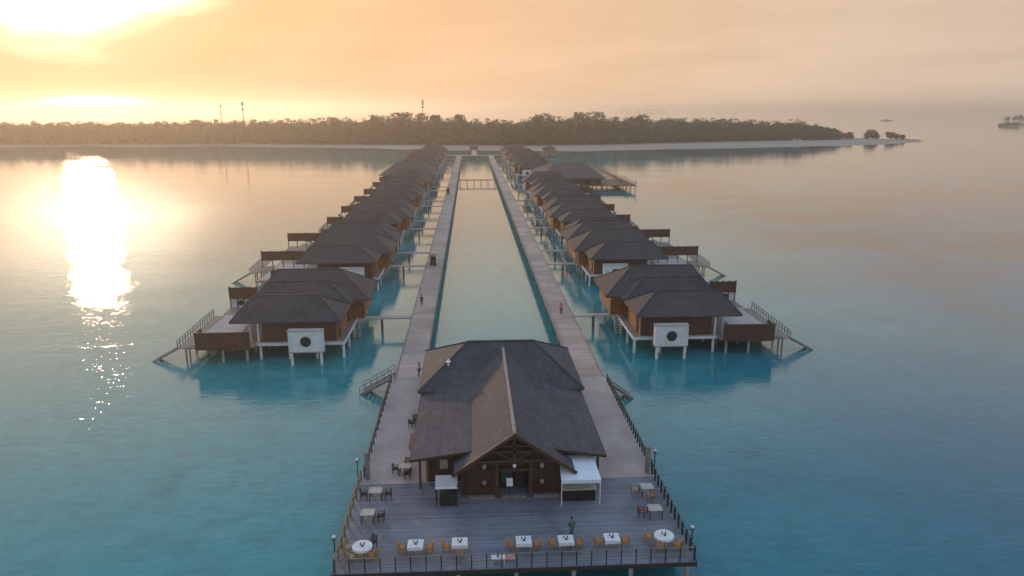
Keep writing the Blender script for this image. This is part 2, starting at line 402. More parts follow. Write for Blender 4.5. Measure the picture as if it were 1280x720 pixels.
def palm(mb, x, y, h, rnd, r=3.6):
    T = Vector((x + rnd.uniform(-1, 1), y, h))
    for i in range(13):
        a = 2 * math.pi * i / 13 + rnd.uniform(-.2, .2); d = Vector((math.cos(a), math.sin(a), 0)); L = r * rnd.uniform(.8, 1.1); lift = rnd.uniform(.1, .6)
        prev = T
        for s_ in range(1, 5):
            t = s_ / 4; P = T + d * L * t + Vector((0, 0, L * (lift * t - 1.0 * t * t)))
            w_ = Vector((-d.y, d.x, 0)) * (.42 * (1.15 - t)); k = len(mb.v)
            mb.v += [tuple(prev - w_), tuple(prev + w_), tuple(P + w_ * .8 - Vector((0, 0, .15))), tuple(P - w_ * .8 - Vector((0, 0, .15)))]
            mb.f.append((k, k + 1, k + 2, k + 3)); prev = P
    k = len(mb.v)
    mb.rod((x, y, 1), tuple(T), .22, .14, 5)
rnd = random.Random(3)
fo = MB()
TF = [(-900, 690), (-350, 668), (-200, 664), (-110, 650), (-60, 640), (40, 624), (120, 640), (243, 690), (330, 716), (385, 732)]
TOPZ = [(-900, 19), (-420, 19), (-250, 20.5), (-130, 22.5), (-60, 24), (-20, 23), (20, 22), (60, 24), (105, 25), (160, 22.5), (230, 22), (300, 19.5), (330, 20), (370, 13), (385, 6)]
x = -620.0
while x < 382:
    for row in range(6):
        yy = lerp(TF, x) + row * 8.5 + rnd.uniform(-4, 4)
        if x > 250: yy = lerp(TF, x) + row * (8.5 * (1 - (x - 250) / 260)) + rnd.uniform(-3, 3)
        tz = lerp(TOPZ, x) * (0.66 + 0.06 * row if row < 5 else 0.95) + rnd.gauss(0, 1.2)
        rr = rnd.uniform(4.0, 6.5)
        crown(fo, x + rnd.uniform(-4, 4), yy, 0.8 if row == 0 else max(2, tz * .35), tz, rr, rnd, 170 if row < 5 else 190, .85)
    x += 6.2
for i in range(330):
    x = rnd.uniform(-560, 372); palm(fo, x, lerp(TF, x) + rnd.uniform(5, 45), lerp(TOPZ, x) * rnd.uniform(.85, 1.06), rnd)
for (bx, bh, br) in ((-88, 26, 9), (-75, 28, 11), (-60, 28.5, 12), (-46, 27.5, 11), (-32, 26, 9), (-12, 26.3, 7), (66, 27.5, 11), (56, 26.5, 8), (100, 28.6, 10), (112, 29, 11), (148, 26.2, 9), (162, 26.2, 9), (190, 24.5, 8), (-130, 24, 9), (-260, 22, 10)):
    crown(fo, bx, lerp(TF, bx) + 40, 10, bh, br, rnd, 520, 1.0)
# dark understorey so that the wood has depth
tag(fo.obj('island_woods', M['leaf']), 'dense mixed palm and broadleaf wood covering the island', None, None, 'stuff')
ug = MB()
# interior of wood: leafy wall of larger clumps
for i in range(9000):
    x = rnd.uniform(-640, 378); yy = lerp(TF, x) + rnd.uniform(16, 48) * (1 if x < 250 else .45)
    add_leaf(ug.v, ug.f, Vector((x, yy, rnd.uniform(1, lerp(TOPZ, x) * .82))), 2.3, rnd)
nx_, rows_ = 520, 9
k0 = len(ug.v)
for i in range(nx_):
    x = -640 + i * (1016 / (nx_ - 1)); H_ = lerp(TOPZ, x) * .80 + 1.6 * math.sin(x * .31) + 1.2 * math.sin(x * .83 + 1)
    for j in range(rows_):
        q = j / (rows_ - 1); sc_ = 1 if x < 240 else max(.12, 1 - (x - 240) / 160)
        ug.v.append((x + rnd.uniform(-.8, .8), lerp(TF, x) + 5 + (48 * q) * sc_ + rnd.uniform(-1.5, 1.5), max(.3, H_ * math.sin(math.pi * min(1, .02 + q)) ** .45) + rnd.uniform(-1, 1)))
for i in range(nx_ - 1):
    for j in range(rows_ - 1): ug.f.append((k0 + i * rows_ + j, k0 + (i + 1) * rows_ + j, k0 + (i + 1) * rows_ + j + 1, k0 + i * rows_ + j + 1))
tag(ug.obj('undergrowth', M['leaf']), 'shaded undergrowth inside the island wood', None, None, 'stuff')

def tree(x, y, h, r, label, n=420):
    t = thing('beach_tree', (x, y, 0), label, 'tree', 'trees at the sandy tip of the island')
    tr = MB(); tr.rod((0, 0, .3), (.3, 0, h * .6), .4, .22, 7)
    for i in range(5):
        a = i * 1.3; tr.rod((.2, 0, h * (.3 + .05 * i)), (math.cos(a) * r * .6, math.sin(a) * r * .6, h * .75), .16, .06, 5)
    tr.obj('trunk', M['trunk'], t)
    c = MB(); crown(c, 0, 0, .4, h, r, rnd, int(n * 1.7), .8); c.obj('crown', M['leaf2'], t)
for (tx, ty, h, r, lb) in ((391, 741, 8.0, 4.5, 'low spreading tree at the right edge of the island wood'), (408, 738, 10.5, 6.5, 'tallest peaked tree of the clump on the sandy point'),
        (418, 742, 8.5, 6, 'broad dark tree right behind the peaked tree on the point'), (431, 735, 8.0, 6, 'rounded green tree on the point, right of the tall one'),
        (438, 740, 7, 4.5, 'small round tree against the open sea near the sand tip'), (445, 738, 5.2, 2.6, 'last small bush before the bare sand tip')):
    tree(tx, ty, h, r, lb)
# sandy tip continues, trees need ground there
tp = MB(); poly = []
for i in range(40):
    a = 2 * math.pi * i / 40; poly.append((404 + 50 * math.cos(a) + 5 * math.sin(3 * a), 716 + 34 * math.sin(a)))
tp.v = [(404, 716, 1.1)] + [(404 + (px - 404) * .6, 716 + (py - 716) * .6, .9) for px, py in poly] + [(px, py, -.3) for px, py in poly]
for i in range(40):
    j = (i + 1) % 40; tp.f.append((0, 1 + i, 1 + j)); tp.f.append((1 + i, 41 + i, 41 + j, 1 + j))
tag(tp.obj('sand_spit', M['sand'], smooth=True), 'low sand spit at the right end of the island', None, None, 'structure')
# far islets
def islet(cx_, cy_, rx, ry, h, label, trees=True):
    m_ = MB(); n = 28
    m_.v = [(cx_, cy_, 1.6)] + [(cx_ + rx * math.cos(2 * math.pi * i / n), cy_ + ry * math.sin(2 * math.pi * i / n), -.4) for i in range(n)]
    for i in range(n): m_.f.append((0, 1 + i, 1 + (i + 1) % n))
    tag(m_.obj('islet', M['sand']), label + ' ground', None, None, 'structure')
    if trees:
        c = MB()
        for i in range(int(rx / 3)):
            a = rnd.uniform(-.8, .8); crown(c, cx_ + rx * a, cy_ + rnd.uniform(-.3, .3) * ry, .2, h * (1 - .5 * a * a) * rnd.uniform(.7, 1.1), 6, rnd, 260, 1.6)
        tag(c.obj('far_woods', M['leaf2']), 'trees covering ' + label, None, None, 'stuff')
islet(1045, 1300, 95, 40, 7.5, 'the small wooded islet at the right edge of the view')
islet(1345, 1720, 60, 40, 17, 'the farther wooded islet behind the one at the right edge')
islet(1440, 6200, 300, 60, 26, 'the long faint island on the horizon')

# masts on the island
def mast(x, y, h, label, arms):
    t = thing('radio_mast', (x, y, 0), label, 'mast', 'radio masts above the island wood')
    m_ = MB()
    for i in range(3):
        a = 2 * math.pi * i / 3; m_.rod((.7 * math.cos(a), .7 * math.sin(a), .5), (.25 * math.cos(a), .25 * math.sin(a), h), .14, .1, 5)
    for k in range(int(h / 2)):
        z = 1 + 2 * k
        for i in range(3):
            a = 2 * math.pi * i / 3; c = a + 2 * math.pi / 3; m_.rod((.6 * math.cos(a), .6 * math.sin(a), z), (.6 * math.cos(c), .6 * math.sin(c), z + 2), .05, .05, 4)
    m_.obj('lattice', M['pile_dark'], t)
    for z in arms:
        a_ = MB(); a_.box(-.9, .9, -.5, .5, z - .7, z + .7); a_.obj('antenna', M['pile_dark'], t, bevel=.1)
mast(-213, 700, 38, 'taller radio mast left of the island centre, beside a thinner one', (35, 31, 36.5))
mast(-233, 700, 34.5, 'shorter thin radio mast to the left of the taller one', (34,))
mast(-47, 700, 40, 'lone radio mast rising above the domed trees behind the left villas', (33, 36, 38))

def boat(x, y, s, label):
    t = thing('boat', (x, y, 0), label, 'boat')
    h = MB(); n = 9; prof = [(-1 + 2 * i / (n - 1)) for i in range(n)]
    for u in prof:
        wd = 2.2 * (1 - abs(u) ** 2.6) + .15; sh = 1.2 + .9 * u * u
        for q, z in ((-wd, sh), (-wd * .55, -.3), (wd * .55, -.3), (wd, sh)): h.v.append((u * 11 * s, q, z))
    for i in range(n - 1):
        for j in range(3): h.f.append((i * 4 + j, i * 4 + j + 1, (i + 1) * 4 + j + 1, (i + 1) * 4 + j))
        h.f.append((i * 4 + 3, i * 4, (i + 1) * 4, (i + 1) * 4 + 3))
    h.obj('hull', M['pile_dark'], t)
    c = MB(); c.box(-5, 3, -1.5, 1.5, 1.2, 3.2); c.obj('cabin', M['greywood'], t); r_ = MB(); r_.box(-5.8, 4.2, -1.9, 1.9, 3.22, 3.4); r_.obj('roof', M['white'], t)
boat(1090, 1880, 1.5, 'small grey boat crossing the open sea beyond the island tip')

# ------------------------------------------------------------ walkways
def pile_mesh(r=.17, top=D - .3, m='pile'): return MB().rod((0, 0, -1.5), (0, 0, top), r, r, 10).mesh('pile', M[m])
PM = pile_mesh(); PMd = pile_mesh(.14, 1.85, 'pile_dark')
def put(name, me, parent, loc):
    o = bpy.data.objects.new(name, me); COL.objects.link(o); o.parent = parent; o.location = loc; return o
Y0, Y1 = 77.2, 476.0
def walkway(x0, x1, label):
    s_ = MB()
    s_.box(x0, x1, Y0, Y1, D - .16, D)
    o = s_.obj('boardwalk', M['walk']); tag(o, label, None, None, 'structure')
    k = MB()
    for xx in (x0 + .08, x1 - .08): k.box(xx - .1, xx + .1, Y0, Y1, D - .42, D - .163)
    for xx in (x0 + .05, x1 - .05): k.box(xx - .05, xx + .05, Y0, Y1, D + .002, D + .10)
    k.obj('edge_beam', M['greywood'], o)
    n = 47
    for i in range(n):
        yy = Y0 + 3 + i * (Y1 - Y0 - 5) / (n - 1)
        for xx in (x0 + .45, x1 - .45): put('pile', PM, o, (xx, yy, 0))
    return o
wl = walkway(-12.1, -8.7, 'left of the two long parallel boardwalks over the lagoon')
wr = walkway(8.5, 11.9, 'right of the two long parallel boardwalks over the lagoon')
cw = MB(); cw.box(-22, 24, 476.2, 481, D - .2, D + .02); c_ = cw.obj('boardwalk', M['walk']); tag(c_, 'cross boardwalk joining both piers near the island', None, None, 'structure')
cw2 = MB(); cw2.box(-2.2, 1.4, 481.2, 566, D - .2, D + .0); tag(cw2.obj('boardwalk', M['walk']), 'last stretch of boardwalk running onto the beach', None, None, 'structure')

def hut(x, y, wx, wy, label, name='beach_hut', h=3.0, rise=2.2, wall='white'):
    t = thing(name, (x, y, 0), label, 'hut')
    MB().box(-wx / 2, wx / 2, -wy / 2, wy / 2, .6, h).obj('wall', M[wall], t)
    MB().hip(-wx / 2 - .8, wx / 2 + .8, -wy / 2 - .8, wy / 2 + .8, h + .1, h + rise, -wx * .15, wx * .15, 0).obj('roof', M['villa_roof'], t)
    MB().box(-.5, .5, -wy / 2 - .06, -wy / 2 + .01, .7, 2.7).obj('door', M['void'], t)
hut(-.5, 545, 5.5, 4, 'small dark roofed hut where the boardwalk meets the beach', 'jetty_hut', 4.2, 2, 'brownwood')
hut(305, 678, 7, 5, 'small white hut on the sand before the wood, far right', h=3.4)
hut(50, 492, 8, 7, 'small square hut at the outer far end of the right villa row', 'lagoon_hut', 5.2, 2.4, 'greywood')
hut(-32, 600, 8, 6, 'low hut on the beach left of the boardwalk end', h=3.2, wall='greywood')

# footbridge across the channel
t = thing('footbridge', (0, 314, 0), 'low narrow footbridge on piles linking the two boardwalks', 'bridge')
MB().box(-8.65, 8.45, -.7, .7, 1.85, 2.1).obj('deck', M['beam'], t)
for k in range(6):
    for yy in (-.5, .5): put('pile', PMd, t, (-7.6 + k * 3.0, yy, 0))

# ------------------------------------------------------------ main platform
o = MB().box(-12.6, 11.9, 42.3, 54.0, D - .22, D).obj('sun_deck', M['deck']); tag(o, 'slate coloured timber terrace in front of the restaurant', None, None, 'structure')
fb = MB(); fb.box(-12.6, 11.9, 42.22, 42.3, D - .30, D - .02); fb.box(-12.68, -12.6, 42.3, 54, D - .45, D - .02); fb.box(11.9, 11.98, 42.3, 54, D - .45, D - .02)
for k in range(9): fb.box(-12.3, 11.6, 43 + k * 4.0, 43.25 + k * 4.0, D - .6, D - .3) if k < 3 else None
fb.obj('fascia', M['dark'], o)
for i in range(7):
    for yy in (42.9, 46.5, 50.2, 53.6): put('pile', pile_mesh(.2) if i + yy == 42.9 else PM, o, (-12.2 + i * 3.95, yy, 0))
pv_ = MB().box(-12.35, 12.0, 54.003, 77.2, D - .22, D + .004).obj('terrace', M['pave']); tag(pv_, 'pale pinkish terrace on both sides of the restaurant', None, None, 'structure')
for i in range(7):
    for yy in (57, 62, 67, 72, 76.5): put('pile', PM, pv_, (-11.9 + i * 3.9, yy, 0))
# worn lighter stain on terrace boards has its own sheet shape

def railing(name, pts, label, mat_post, mat_rail, h=1.0, step=1.0, pw=.07, rails=(1.0, .5), rw=.06, group=None, cat='railing'):
    t = thing(name, (pts[0][0], pts[0][1], pts[0][2]), label, cat, group)
    O = Vector(pts[0])
    for z in rails:
        m_ = MB()
        for a, c in zip(pts, pts[1:]): m_.beam(Vector(a) - O + Vector((0, 0, z * h)), Vector(c) - O + Vector((0, 0, z * h)), rw, rw * .8)
        m_.obj('rail', mat_rail, t)
    pm = MB().box(-pw / 2, pw / 2, -pw / 2, pw / 2, 0, h * 1.04).mesh('post', mat_post)
    n = 0
    for a, c in zip(pts, pts[1:]):
        a = Vector(a); c = Vector(c); k = max(1, round((c - a).length / step))
        for i in range(k + (1 if tuple(c) == tuple(Vector(pts[-1])) else 0)): put('post', pm, t, a.lerp(c, i / k) - O); n += 1
    return t
railing('railing', [(-12.5, 42.4, D), (11.8, 42.4, D)], 'thin dark railing along the front edge of the terrace', M['black'], M['greywood'], 1.05, 1.0, .07, (1.0, .55), .07)
railing('railing', [(-12.5, 42.6, D), (-12.5, 54.6, D)], 'weathered yellowish wooden railing on the left side of the front terrace', M['goldwood'], M['goldwood'], 1.0, 1.3, .13, (1.0, .55), .09)
railing('railing', [(11.85, 42.6, D), (11.85, 54.4, D)], 'chunky dark post railing on the right side of the front terrace', M['black'], M['dark'], 1.0, .95, .12, (.9, .5), .06)
railing('railing', [(-12.3, 55.2, D), (-12.3, 76.6, D)], 'slim dark brown railing left of the pale terrace', M['dark'], M['dark'], 1.0, 1.5, .1, (1.0, .55), .09)
railing('railing', [(11.95, 55.0, D), (11.95, 75.4, D)], 'dark railing with close posts right of the pale terrace', M['black'], M['dark'], .95, .9, .11, (.9, .5), .07)
def lamp_post(x, y, label, h=2.0):
    t = thing('lamp_post', (x, y, D), label, 'lamp post', 'globe lamps on the terrace corners')
    MB().box(-.035, .035, -.035, .035, -.8, h).obj('post', M['black'], t); MB().box(-.14, .14, -.14, .14, h, h + .05).obj('collar', M['black'], t)
    MB().ball((0, 0, h + .16), .13).obj('globe', M['bulb'], t, smooth=True)
lamp_post(-12.85, 44.6, 'white globe lamp at the front left corner of the terrace', 1.15)
lamp_post(12.2, 44.4, 'white globe lamp at the front right corner of the terrace', 1.15)
lamp_post(-12.85, 55.2, 'white globe lamp left, where the dark boards meet the pale terrace', 1.5)
lamp_post(12.3, 55.4, 'white globe lamp right, where the dark boards meet the pale terrace', 1.5)
def slab_post(x, y, label, h=2.3):
    t = thing('gate_post', (x, y, D), label, 'post')
    MB().box(-.17, .17, -.17, .17, 0, h).obj('shaft', M['greywood'], t, bevel=.02); MB().box(-.21, .21, -.21, .21, h, h + .1).obj('cap', M['greywood'], t)
slab_post(-12.0, 55.0, 'tall grey post beside the left globe lamp'); slab_post(11.5, 54.7, 'tall dark grey post beside the right globe lamp')

def water_stairs(loc, rz, label, n=9, w=1.6, run=.42, group=None, drop=None, name='water_stairs', rail=True):
    """flight going down along +X from loc"""
    t = thing(name, loc, label, 'stairs', group, rz); st = MB(); dz_ = (drop or loc[2]) / n
    for i in range(n): st.box(i * run, i * run + run * .9, -w / 2, w / 2, -(i + 1) * dz_ - .05, -(i + 1) * dz_ + .03)
    st.obj('treads', M['grate'], t)
    for s_ in (-1, 1): MB().beam((0, s_ * (w / 2 + .06), -.1), (n * run, s_ * (w / 2 + .06), -n * dz_ - .1), .08, .28).obj('stringer', M['greywood'], t)
    if rail:
        for s_ in (-1, 1):
            m_ = MB(); a = (0, s_ * (w / 2 + .1), .95); c = (n * run, s_ * (w / 2 + .1), .95 - n * dz_); m_.beam(a, c, .07, .07)
            m_.beam((a[0], a[1], .5), (c[0], c[1], .5 - n * dz_), .04, .04)
            for i in range(6):
                f_ = i / 5; m_.box(n * run * f_ - .03, n * run * f_ + .03, a[1] - .03, a[1] + .03, -n * dz_ * f_ - .1, .95 - n * dz_ * f_)
            m_.obj('handrail', M['greywood'], t)
    return t
water_stairs((-12.35, 79.0, D), R(172), 'stairs with handrails down to the water from the left boardwalk')
water_stairs((12.0, 76.3, D), R(4), 'stairs with handrails down to the water from the right terrace', rail=False, run=.34)

# ------------------------------------------------------------ restaurant
t = thing('restaurant', (0, 51.9, 0), 'large wooden restaurant pavilion with dark shingle roofs and a front gable', 'restaurant')
RY = 51.9
def ro(mb): # shift to local
    mb.v = [(x, y - RY, z) for x, y, z in mb.v]; return mb
# central gable roof, ridge along Y
AZ, EZ, EX = 8.0, 4.7, 4.75
g = MB()
yf, yb = 50.7, 70.5
g.solid([(0, yf, AZ), (0, yb, AZ), (-3.3, yb, AZ - 3.3 * .695), (-3.3, 52.7, AZ - 3.3 * .695), (-EX, 52.7, EZ), (-EX, yf, EZ)], .17)
g.solid([(0, yf, AZ), (EX, yf, EZ), (EX, 52.7, EZ), (3.3, 52.7, AZ - 3.3 * .695), (3.3, yb, AZ - 3.3 * .695), (0, yb, AZ)], .17)
# steep lower wings carry on beside the verge for a metre or two
gr = ro(g).obj('gable_roof', M['roof'], t)
rc = MB(); rc.beam((0, yf - .05, AZ + .06), (0, 70.9, AZ + .06), .26, .12); ro(rc).obj('ridge_cap', M['ridge'], gr)
bg_ = MB()
for s_ in (-1, 1): bg_.beam((0, yf - .06, AZ - .10), (s_ * (EX + .1), yf - .06, EZ - .14), .10, .26)
ro(bg_).obj('bargeboard', M['beam'], gr)
# shallow side roofs
for s_ in (-1, 1):
    m_ = MB(); zi = AZ - 3.3 * .695; xe = -8.15 if s_ < 0 else 7.45
    m_.solid([(s_ * 3.25, 52.55, zi + .03), (s_ * 3.25, 68.0, zi + .03), (xe, 68.0, 5.1), (xe, 52.55, 5.1)], .15)
    sr = ro(m_).obj('side_roof', M['roof'], t)
    f_ = MB(); f_.beam((s_ * 3.3, 52.5, zi - .1), (xe + .05 * s_, 52.5, 4.98), .08, .22); f_.beam((xe + .05 * s_, 52.5, 4.98), (xe + .05 * s_, 68, 4.98), .08, .22); ro(f_).obj('fascia', M['dark'], sr)
# rear hip roof
m_ = MB(); m_.hip(-8.5, 7.8, 66.0, 78.4, 5.35, 8.35, -3.6, 3.3, 72.2, .18); hr = ro(m_).obj('hip_roof', M['roof'], t)
m_ = MB(); m_.beam((-3.7, 72.2, 8.42), (3.4, 72.2, 8.42), .26, .12)
for a, c in (((-8.5, 66, 5.38), (-3.6, 72.2, 8.4)), ((7.8, 66, 5.38), (3.3, 72.2, 8.4)), ((-8.5, 78.4, 5.38), (-3.6, 72.2, 8.4)), ((7.8, 78.4, 5.38), (3.3, 72.2, 8.4))): m_.beam(a, c, .2, .1)
ro(m_).obj('ridge_cap', M['roof'], hr)
m_ = MB(); m_.rod((-5.6, 69.2, 6.8), (-5.6, 69.2, 7.25), .12, .12); m_.rod((-5.6, 69.2, 7.25), (-5.6, 69.2, 7.6), .28, .02); ro(m_).obj('roof_vent', M['bulb'], t)
# walls
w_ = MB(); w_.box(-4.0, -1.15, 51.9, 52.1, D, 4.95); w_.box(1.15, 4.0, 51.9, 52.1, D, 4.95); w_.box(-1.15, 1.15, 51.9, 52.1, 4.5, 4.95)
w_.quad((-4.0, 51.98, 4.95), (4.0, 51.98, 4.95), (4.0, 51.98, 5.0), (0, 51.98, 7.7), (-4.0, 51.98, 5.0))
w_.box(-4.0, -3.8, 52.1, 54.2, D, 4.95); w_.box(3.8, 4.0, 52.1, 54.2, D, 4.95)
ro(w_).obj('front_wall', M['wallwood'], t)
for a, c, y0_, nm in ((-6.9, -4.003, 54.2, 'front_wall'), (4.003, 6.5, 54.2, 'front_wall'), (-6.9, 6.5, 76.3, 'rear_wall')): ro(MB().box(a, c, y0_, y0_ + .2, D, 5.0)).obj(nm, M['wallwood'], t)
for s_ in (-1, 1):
    xw_ = 6.9 if s_ < 0 else 6.5; w_ = MB(); w_.box(s_ * xw_, s_ * (xw_ + .2), 54.2, 76.5, D, 5.2); sw = ro(w_).obj('side_wall', M['sunlit_wood'], t)
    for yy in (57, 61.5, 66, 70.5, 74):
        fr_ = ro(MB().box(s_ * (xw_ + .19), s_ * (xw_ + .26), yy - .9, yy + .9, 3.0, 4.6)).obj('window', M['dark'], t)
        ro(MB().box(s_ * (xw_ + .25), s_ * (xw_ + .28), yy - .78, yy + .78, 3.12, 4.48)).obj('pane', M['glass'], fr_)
# entrance: recess, door leaf, columns
e_ = ro(MB().box(-1.15, 1.15, 52.9, 53.0, D, 4.5)).obj('entrance', M['void'], t)
ro(MB().box(-.95, -.1, 52.78, 52.86, D + .5, 4.3)).obj('door', M['green'], e_)
ro(MB().box(.15, 1.0, 52.78, 52.86, D + .05, 4.3)).obj('door', M['dark'], e_)
ro(MB().box(-1.6, 1.6, 51.55, 51.9, 4.35, 4.6)).obj('lintel', M['beam'], t)
for xx in (-1.35, 1.35): ro(MB().box(xx - .13, xx + .13, 51.3, 51.56, D, 5.6)).obj('column', M['beam'], t)
for xx in (-4.05, 4.05): ro(MB().box(xx - .1, xx + .1, 51.7, 51.9, D, 4.9)).obj('column', M['beam'], t)
tr = MB(); tr.beam((-3.1, 50.95, 5.55), (3.1, 50.95, 5.55), .12, .2); tr.beam((-1.9, 50.95, 6.35), (1.9, 50.95, 6.35), .1, .16); tr.beam((-1.2, 50.95, 6.85), (1.2, 50.95, 6.85), .1, .14)
tr.box(-.1, .1, 50.9, 51.02, 5.3, 7.75)
for s_ in (-1, 1): tr.beam((s_ * .1, 50.96, 5.6), (s_ * 1.7, 50.96, 6.5), .08, .12)
ro(tr).obj('truss', M['beam'], t)
ro(MB().ball((0, 50.85, 5.2), .16)).obj('hanging_lamp', M['bulb'], t, smooth=True)
for xx in (-2.35, 2.25):
    for zz in (3.35, 4.75):
        p_ = MB(); p_.box(xx - .38, xx + .38, 51.62, 51.9, zz - .3, zz - .22); q_ = ro(p_).obj('wall_shelf', M['dark'], t)
        ro(MB().ball((xx, 51.72, zz), .2, .22)).obj('round_lantern', M['ochre'] if zz < 4 else M['beige'], q_, smooth=True)
for a, c in ((-3.6, -1.5), (-.95, .95), (1.5, 3.6)):
    ro(MB().box(a, c, 51.2, 51.55, D, D + .16)).obj('step', M['greywood'], t, bevel=.02)
for xx, yy in ((-7.5, 53.2), (7.0, 53.4), (-7.5, 58.5), (7.0, 58.5), (-7.5, 64), (7.0, 64)):
    ro(MB().box(xx - .09, xx + .09, yy - .09, yy + .09, D, 5.1)).obj('column', M['beam'], t)
for xx in (-5.6, -4.7):
    ro(MB().box(xx - .35, xx + .3, 54.12, 54.19, 3.4, 4.2)).obj('window', M['beige'] if xx < -5 else M['dark'], t)

# menu stand in the doorway
t = thing('menu_stand', (-.35, 51.35, D), 'pale menu stand in the restaurant doorway by the green door', 'stand')
MB().rod((0, 0, 0), (0, 0, 1.1), .04).obj('pole', M['black'], t); MB().rod((0, 0, 0), (0, 0, .05), .2).obj('base', M['black'], t)
m_ = MB(); m_.solid([(-.25, -.05, 1.05), (.25, -.05, 1.05), (.25, .2, 1.6), (-.25, .2, 1.6)], .04); m_.obj('board', M['white'], t)
# white canvas awning
t = thing('canvas_awning', (5.1, 51.6, D), 'bright white square canvas awning on posts right of the gable', 'awning')
aw = MB(); aw.solid([(-1.55, -1.75, 2.2), (1.55, -1.75, 2.2), (1.45, 1.7, 2.55), (-1.35, 1.7, 2.55)], .05); aw.obj('canopy', M['awning'], t)
aw = MB()
for i in range(9):
    x0 = -1.55 + i * .344; aw.box(x0 + .01, x0 + .334, -1.79, -1.765, 1.92, 2.19)
aw.obj('valance', M['awning'], t)
for xx in (-1.5, 1.5):
    for yy in (-1.7, 1.6): MB().rod((xx, yy, 0), (xx, yy, 2.17 if yy < 0 else 2.48), .045).obj('pole', M['white'], t)
t = thing('bar_counter', (5.15, 51.0, D), 'dark bar counter with a pale worktop under the white awning', 'counter')
MB().box(-1.3, 1.2, -.5, .4, 0, 1.0).obj('body', M['void'], t, bevel=.02); MB().box(-1.4, 1.3, -.62, .5, 1.0, 1.07).obj('worktop', M['beige'], t, bevel=.01)
MB().box(-1.35, 1.25, 1.2, 1.5, 0, 1.65).obj('back_shelf', M['beige'], t)
t = thing('service_awning', (-5.3, 50.6, D), 'small pale grey slanted awning over a dark cabinet left of the gable', 'awning')
aw = MB(); aw.solid([(-.85, -.55, 1.85), (.85, -.55, 1.85), (.85, .6, 2.2), (-.85, .6, 2.2)], .05); aw.obj('canopy', M['matting'], t)
aw = MB(); aw.box(-.85, .85, -.59, -.56, 1.66, 1.84); aw.obj('valance', M['awning'], t)
for xx in (-.8, .8):
    for yy in (-.5, .55): MB().rod((xx, yy, 0), (xx, yy, 1.9), .035).obj('pole', M['black'], t)
t = thing('service_cabinet', (-5.2, 50.7, D), 'black service cabinet under the small grey awning', 'cabinet')
MB().box(-.62, .62, -.4, .4, .06, 1.1).obj('body', M['void'], t, bevel=.02)
for xx in (-.31, .31): MB().box(xx - .27, xx + .27, -.43, -.403, .12, 1.02).obj('door', M['black'], t)

# ------------------------------------------------------------ dining furniture
def table_proto(kind):
    t = thing('dining_table', (0, 0, 0), 'x', 'table')
    if kind == 'round':
        MB().rod((0, 0, .72), (0, 0, .76), .66, .66, 28).obj('tabletop', M['ochre'], t)
        MB().rod((0, 0, .0), (0, 0, .72), .06, .06).obj('leg', M['ochre'], t); MB().rod((0, 0, 0), (0, 0, .05), .32, .28, 16).obj('base', M['ochre'], t)
    else:
        tm = M['beige'] if kind == 'bare' else M['ochre']
        MB().box(-.52, .52, -.46, .46, .72, .76).obj('tabletop', tm, t, bevel=.008)
        for xx in (-.46, .46):
            for yy in (-.4, .4): MB().box(xx - .035, xx + .035, yy - .035, yy + .035, 0, .72).obj('leg', M['dark'] if kind == 'bare' else M['ochre'], t)
    return t
def cloth_proto(kind):
    m_ = MB()
    if kind == 'round':
        n = 36; k = 0
        ring = lambda r, z, wv: [(math.cos(2 * math.pi * i / n) * (r + wv * math.sin(i * 2.1)), math.sin(2 * math.pi * i / n) * (r + wv * math.sin(i * 2.1)), z) for i in range(n)]
        m_.v = ring(.685, .775, 0) + ring(.70, .62, .02) + ring(.685, .764, 0)
        m_.f.append(tuple(range(n)))
        for i in range(n): m_.f.append((i, n + i, n + (i + 1) % n, (i + 1) % n))
    else:
        m_.solid([(-.54, -.48, .775), (.54, -.48, .775), (.54, .48, .775), (-.54, .48, .775)], .012)
        m_.quad((-.545, -.483, .77), (.545, -.483, .77), (.56, -.50, .55), (.2, -.48, .53), (-.2, -.50, .55), (-.55, -.485, .53))
        m_.quad((-.545, .483, .77), (.545, .483, .77), (.56, .50, .55), (-.55, .485, .53))
    me = m_.mesh('tablecloth', M['cloth']); return me
CLR, CLS = cloth_proto('round'), cloth_proto('sq')
def chair_proto(frame, seat):
    t = thing('dining_chair', (0, 0, 0), 'x', 'chair')
    MB().box(-.24, .24, -.25, .23, .42, .46).obj('seat_frame', M[frame], t)
    MB().box(-.22, .22, -.22, .22, .462, .52).obj('cushion', M[seat], t, bevel=.02)
    for xx in (-.21, .21):
        MB().beam((xx, -.22, 0), (xx, -.22, .65), .045, .045).obj('leg', M[frame], t)
        MB().beam((xx, .22, 0), (xx, .27, .9), .045, .045).obj('leg', M[frame], t)
        MB().box(xx - .03, xx + .03, -.24, .24, .65, .68).obj('armrest', M[frame], t)
    bk = MB()
    for k in range(4): bk.box(-.2, .2, .235 + .008 * k, .262 + .008 * k, .56 + k * .1, .62 + k * .1)
    bk.obj('backrest', M[frame], t)
    if seat in ('orange', 'red'): MB().beam((0, .215, .52), (0, .235, .9), .4, .06).obj('back_cushion', M[seat], t, bevel=.015)
    return t
CP = {'orange': chair_proto('ochre', 'orange'), 'dark': chair_proto('dark', 'void'), 'red': chair_proto('dark', 'red'), 'teak': chair_proto('ochre', 'beige')}
TP = {k: table_proto(k) for k in ('round', 'cloth', 'bare')}
used = set()
def place(proto, key, loc, rz, label, group):
    if key in used: return dup(proto, loc, rz, label, group)
    used.add(key); proto.location = loc; proto.rotation_euler = (0, 0, rz); proto['label'] = label; proto['group'] = group; return proto
plate_me = MB().rod((0, 0, 0), (0, 0, .02), .09, .135, 16).mesh('plate', M['bulb'])
glass_me = MB().rod((0, 0, 0), (0, 0, .16), .035, .045, 10).mesh('glass', M['glass'])
